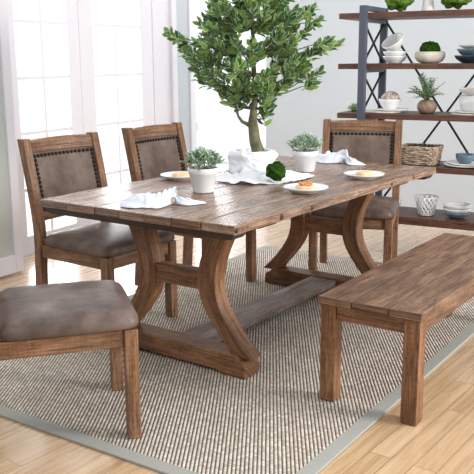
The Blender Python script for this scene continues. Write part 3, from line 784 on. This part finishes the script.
# wooden vase with fern
t = thing('potted_fern', 'round striped wooden vase with a feathery green plant on the third shelf', 'potted plant', (-1.483, YS, SZ[2]))
prof_v = [(.0005, 0), (.040, 0), (.056, .012), (.067, .035), (.066, .058), (.052, .080), (.034, .090), (.030, .086), (.028, .06), (.0005, .05)]
m = MB(); m.lathe(prof_v, 40, caps=False)
for i in range(len(m.uv)): # oblique wood stripes round the belly
    m.uv[i] = [(math.atan2(m.v[k][1], m.v[k][0])*.02+m.v[k][2]*.3, m.v[k][2]*.35+math.atan2(m.v[k][1], m.v[k][0])*.07) for k in m.f[i]]
m.build('vase', 'wood_vase', t)
def spray(n, spread_, length, parent, lf=.022, lw=.007, mat='leaf_fern', droop=.5, z0=.075):
    m = MB(); s_ = MB(); idn = 0
    for k in range(n):
        a = rnd.uniform(0, 2*PI); q = rnd.uniform(.15, 1); ln = length*rnd.uniform(.7, 1.1)
        d = Vector((math.cos(a)*q*spread_, math.sin(a)*q*spread_, 1)).normalized()
        pts = []
        for i in range(8):
            u = i/7; pts.append(Vector((0, 0, z0))+d*ln*u-Vector((0, 0, droop*ln*u*u*q)))
        s_.tube(pts, .0012, 4)
        for i in range(2, 8):
            tdir = (pts[i]-pts[i-1]).normalized()
            for sg in (-1, 1):
                side = tdir.cross(Vector((0, 0, 1))).normalized()*sg
                m.leaf(pts[i], (side*.9+tdir*.8+Vector((0, 0, rnd.uniform(-.2, .5)))).normalized(), Vector((0, 0, 1)), lf*rnd.uniform(.7, 1.2), lw, idn); idn += 1
    s_.build('stems', 'twig', parent); m.build('foliage', mat, parent)
spray(40, 1.0, .19, t, .032, .010)
# plate, white tureen bowls at the right
simple(board(.135, .010), 'serving_board', 'board', (-1.18, YS-.01, SZ[2]), 'pale round board under the tall white bowl, third shelf at right edge', 'board')
simple(disc(.125, .014), 'plate', 'white_ceramic', (-1.17, YS, SZ[2]+.010), 'white plate under the tall white bowl, third shelf at right edge', 'plate')
simple(MB().lathe([(.0005, .004), (.060, .003), (.070, 0), (.090, .02), (.098, .06), (.100, .105), (.094, .105), (.090, .05), (.06, .016), (.0005, .014)], 40, caps=False), 'bowl', 'white_ceramic', (-1.165, YS, SZ[2]+.018), 'tall white bowl on a plate, third shelf at right edge', 'bowl')
simple(bowl_mb(.100, .06, .5), 'bowl', 'white_ceramic', (-1.160, YS, SZ[2]+.128), 'tilted white bowl leaning on the tall bowl, third shelf at right edge', 'bowl', None, (0, math.radians(-12), 0))
# trailing grass at the left end of the third shelf
t = thing('small_fern', 'low wispy pale green plant at the left end of the third shelf', 'plant', (-2.005, YS, SZ[2]+.001))
spray(22, 1.3, .065, t, .02, .006, 'leaf_fern', .5, .004)
MB().lathe([(.0005, 0), (.022, 0), (.020, .008), (.0005, .010)], 16, caps=False).build('root_clump', 'moss', t)
# fourth shelf: basket
bk = thing('wicker_basket', 'rectangular wicker basket on the fourth shelf beside the far head chair', 'basket', (-1.505, YS-.02, SZ[3]))
def rrect(w, d, r, n=96):
    pts = []
    for i in range(n):
        a = 2*PI*i/n; e = .32
        pts.append((math.copysign(abs(math.cos(a))**e, math.cos(a))*w/2, math.copysign(abs(math.sin(a))**e, math.sin(a))*d/2))
    return pts
m = MB()
for L_ in range(9):
    z = .008+L_*.0125; w = .225+L_*.0042; d_ = .165+L_*.004
    base = rrect(w, d_, .03); pts = []
    for i, (x, y) in enumerate(base+[base[0]]):
        r_ = .0055*math.sin(i/96*2*PI*14+L_*PI); ln = math.hypot(x, y)
        pts.append(Vector((x+x/ln*r_, y+y/ln*r_, z)))
    m.tube(pts, .0062, 5, False)
m.box(-.10, .10, -.07, .07, .001, .006)
b0 = rrect(.225, .165, .03, 28); b1 = rrect(.262, .200, .03, 28)
for (x, y), (x2, y2) in zip(b0, b1): m.tube([Vector((x, y, .002)), Vector((x2, y2, .120))], .004, 5)
m.build('woven_sides', 'wicker', bk)
m = MB(); base = rrect(.264, .204, .03)
for ph in (0, PI):
    m.tube([Vector((x*(1+.02*math.sin(i/96*2*PI*20+ph)), y*(1+.02*math.sin(i/96*2*PI*20+ph)), .120+.005*math.cos(i/96*2*PI*20+ph))) for i, (x, y) in enumerate(base+[base[0]])], .0065, 6, False)
m.build('braided_rim', 'wicker', bk)
m = MB()
for k in range(60):
    c_ = Vector((rnd.uniform(-.088, .088), rnd.uniform(-.06, .06), rnd.uniform(.08, .122))); s_ = rnd.uniform(.012, .02)
    m.lathe([(s_*.3, -s_), (s_*.9, -s_*.4), (s_, .2*s_), (s_*.5, s_*.8), (.001, s_)], 8, c_)
o = m.build('dried_pods', 'pods'); o.location = (-1.505, YS-.02, SZ[3]); tag(o, 'dark dried pods filling the wicker basket', 'dried pods', None, 'stuff')
cx = -1.20
simple(disc(.150, .016), 'plate', 'white_ceramic', (cx, YS, SZ[3]), 'lower white plate under the blue cup on the fourth shelf', 'plate', 'plates under the blue cup')
simple(disc(.135, .016), 'plate', 'white_ceramic', (cx+.01, YS, SZ[3]+.012), 'upper white plate under the blue cup on the fourth shelf', 'plate', 'plates under the blue cup')
t = thing('blue_cup', 'slate blue cup with a handle on white plates, fourth shelf', 'cup', (-1.205, YS-.02, SZ[3]+.021))
MB().lathe([(.0005, .003), (.030, .002), (.034, 0), (.050, .014), (.060, .038), (.063, .062), (.059, .062), (.055, .036), (.03, .012), (.0005, .010)], 36, caps=False).build('cup_body', 'blue_ceramic', t)
MB().tube([Vector((.055, 0, .052)), Vector((.078, 0, .056)), Vector((.090, 0, .042)), Vector((.078, 0, .026)), Vector((.054, 0, .022))], .0055, 8).build('handle', 'blue_ceramic', t)
# bottom shelf: wire basket, bowls, white tray
t = thing('wire_basket', 'small white wire basket on the bottom shelf', 'basket', (-1.448, YS-.03, SZ[4]))
m = MB()
for k in range(14):
    for sg in (-1, 1):
        pts = []
        for i in range(9):
            u = i/8; a = 2*PI*k/14+sg*u*1.25; r_ = .052+.030*u**1.2
            pts.append(Vector((math.cos(a)*r_, math.sin(a)*r_, .006+.122*u)))
        m.tube(pts, .0041, 5)
m.build('wire_mesh', 'white_ceramic', t)
m = MB()
MB().tube([Vector((math.cos(2*PI*i/32)*.082, math.sin(2*PI*i/32)*.082, .128)) for i in range(33)], .0036, 6, False).build('rim', 'white_ceramic', t)
m.tube([Vector((math.cos(2*PI*i/32)*.052, math.sin(2*PI*i/32)*.052, .006)) for i in range(33)], .0036, 6, False)
m.lathe([(.0005, .003), (.052, .003), (.052, .006), (.0005, .006)], 24, caps=False)
m.build('base_ring', 'white_ceramic', t)
sx = -1.235
simple(bowl_mb(.088, .042, .5), 'bowl', 'blue_ceramic', (sx, YS-.04, SZ[4]), 'blue-grey bowl at the base of the stack on the bottom shelf', 'bowl', 'bowls stacked on the bottom shelf')
simple(bowl_mb(.092, .045, .5), 'bowl', 'white_ceramic', (sx, YS-.04, SZ[4]+.024), 'white bowl inside the blue-grey bowl on the bottom shelf', 'bowl', 'bowls stacked on the bottom shelf')
simple(bowl_mb(.095, .045, .5), 'bowl', 'white_ceramic', (sx, YS-.04, SZ[4]+.050), 'topmost white bowl of the stack on the bottom shelf', 'bowl', 'bowls stacked on the bottom shelf')
o = simple(bowl_mb(.118, .075, .6), 'serving_bowl', 'white_ceramic', (-1.748, YS-.01, SZ[4]), 'wide white bowl on the bottom shelf behind the head chair seat', 'bowl')

# ------------------------------------------------------------------ light
w = bpy.data.worlds.new('world'); scene.world = w; w.use_nodes = True
bg = w.node_tree.nodes['Background']; bg.inputs[0].default_value = (.95, .975, 1, 1); bg.inputs[1].default_value = 1.1
def area(name, loc, target, sx_, sy_, power, col=(1, 1, 1)):
    ld = bpy.data.lights.new(name, 'AREA'); ld.shape = 'RECTANGLE'; ld.size = sx_; ld.size_y = sy_; ld.energy = power; ld.color = col
    o = bpy.data.objects.new(name, ld); COL.objects.link(o); o.location = loc
    o.rotation_euler = (Vector(target)-Vector(loc)).to_track_quat('-Z', 'Y').to_euler(); return o
area('window_daylight', (WX-.9, 6.0, 1.5), (WX+1, 6.0, 1.3), 5.5, 3.2, 300, (1, .99, .98))
area('side_softbox', (3.0, 3.6, 2.1), (-1.3, 3.4, .5), 1.2, 1.2, 170, (1, .97, .93))

vs = scene.view_settings; vs.view_transform = 'Standard'; vs.look = 'None'; vs.gamma = 1; vs.use_curve_mapping = False; vs.exposure = .34
scene.cycles.max_bounces = 8; scene.cycles.transparent_max_bounces = 16
scene.cycles.use_denoising = True; scene.cycles.sample_clamp_indirect = 6
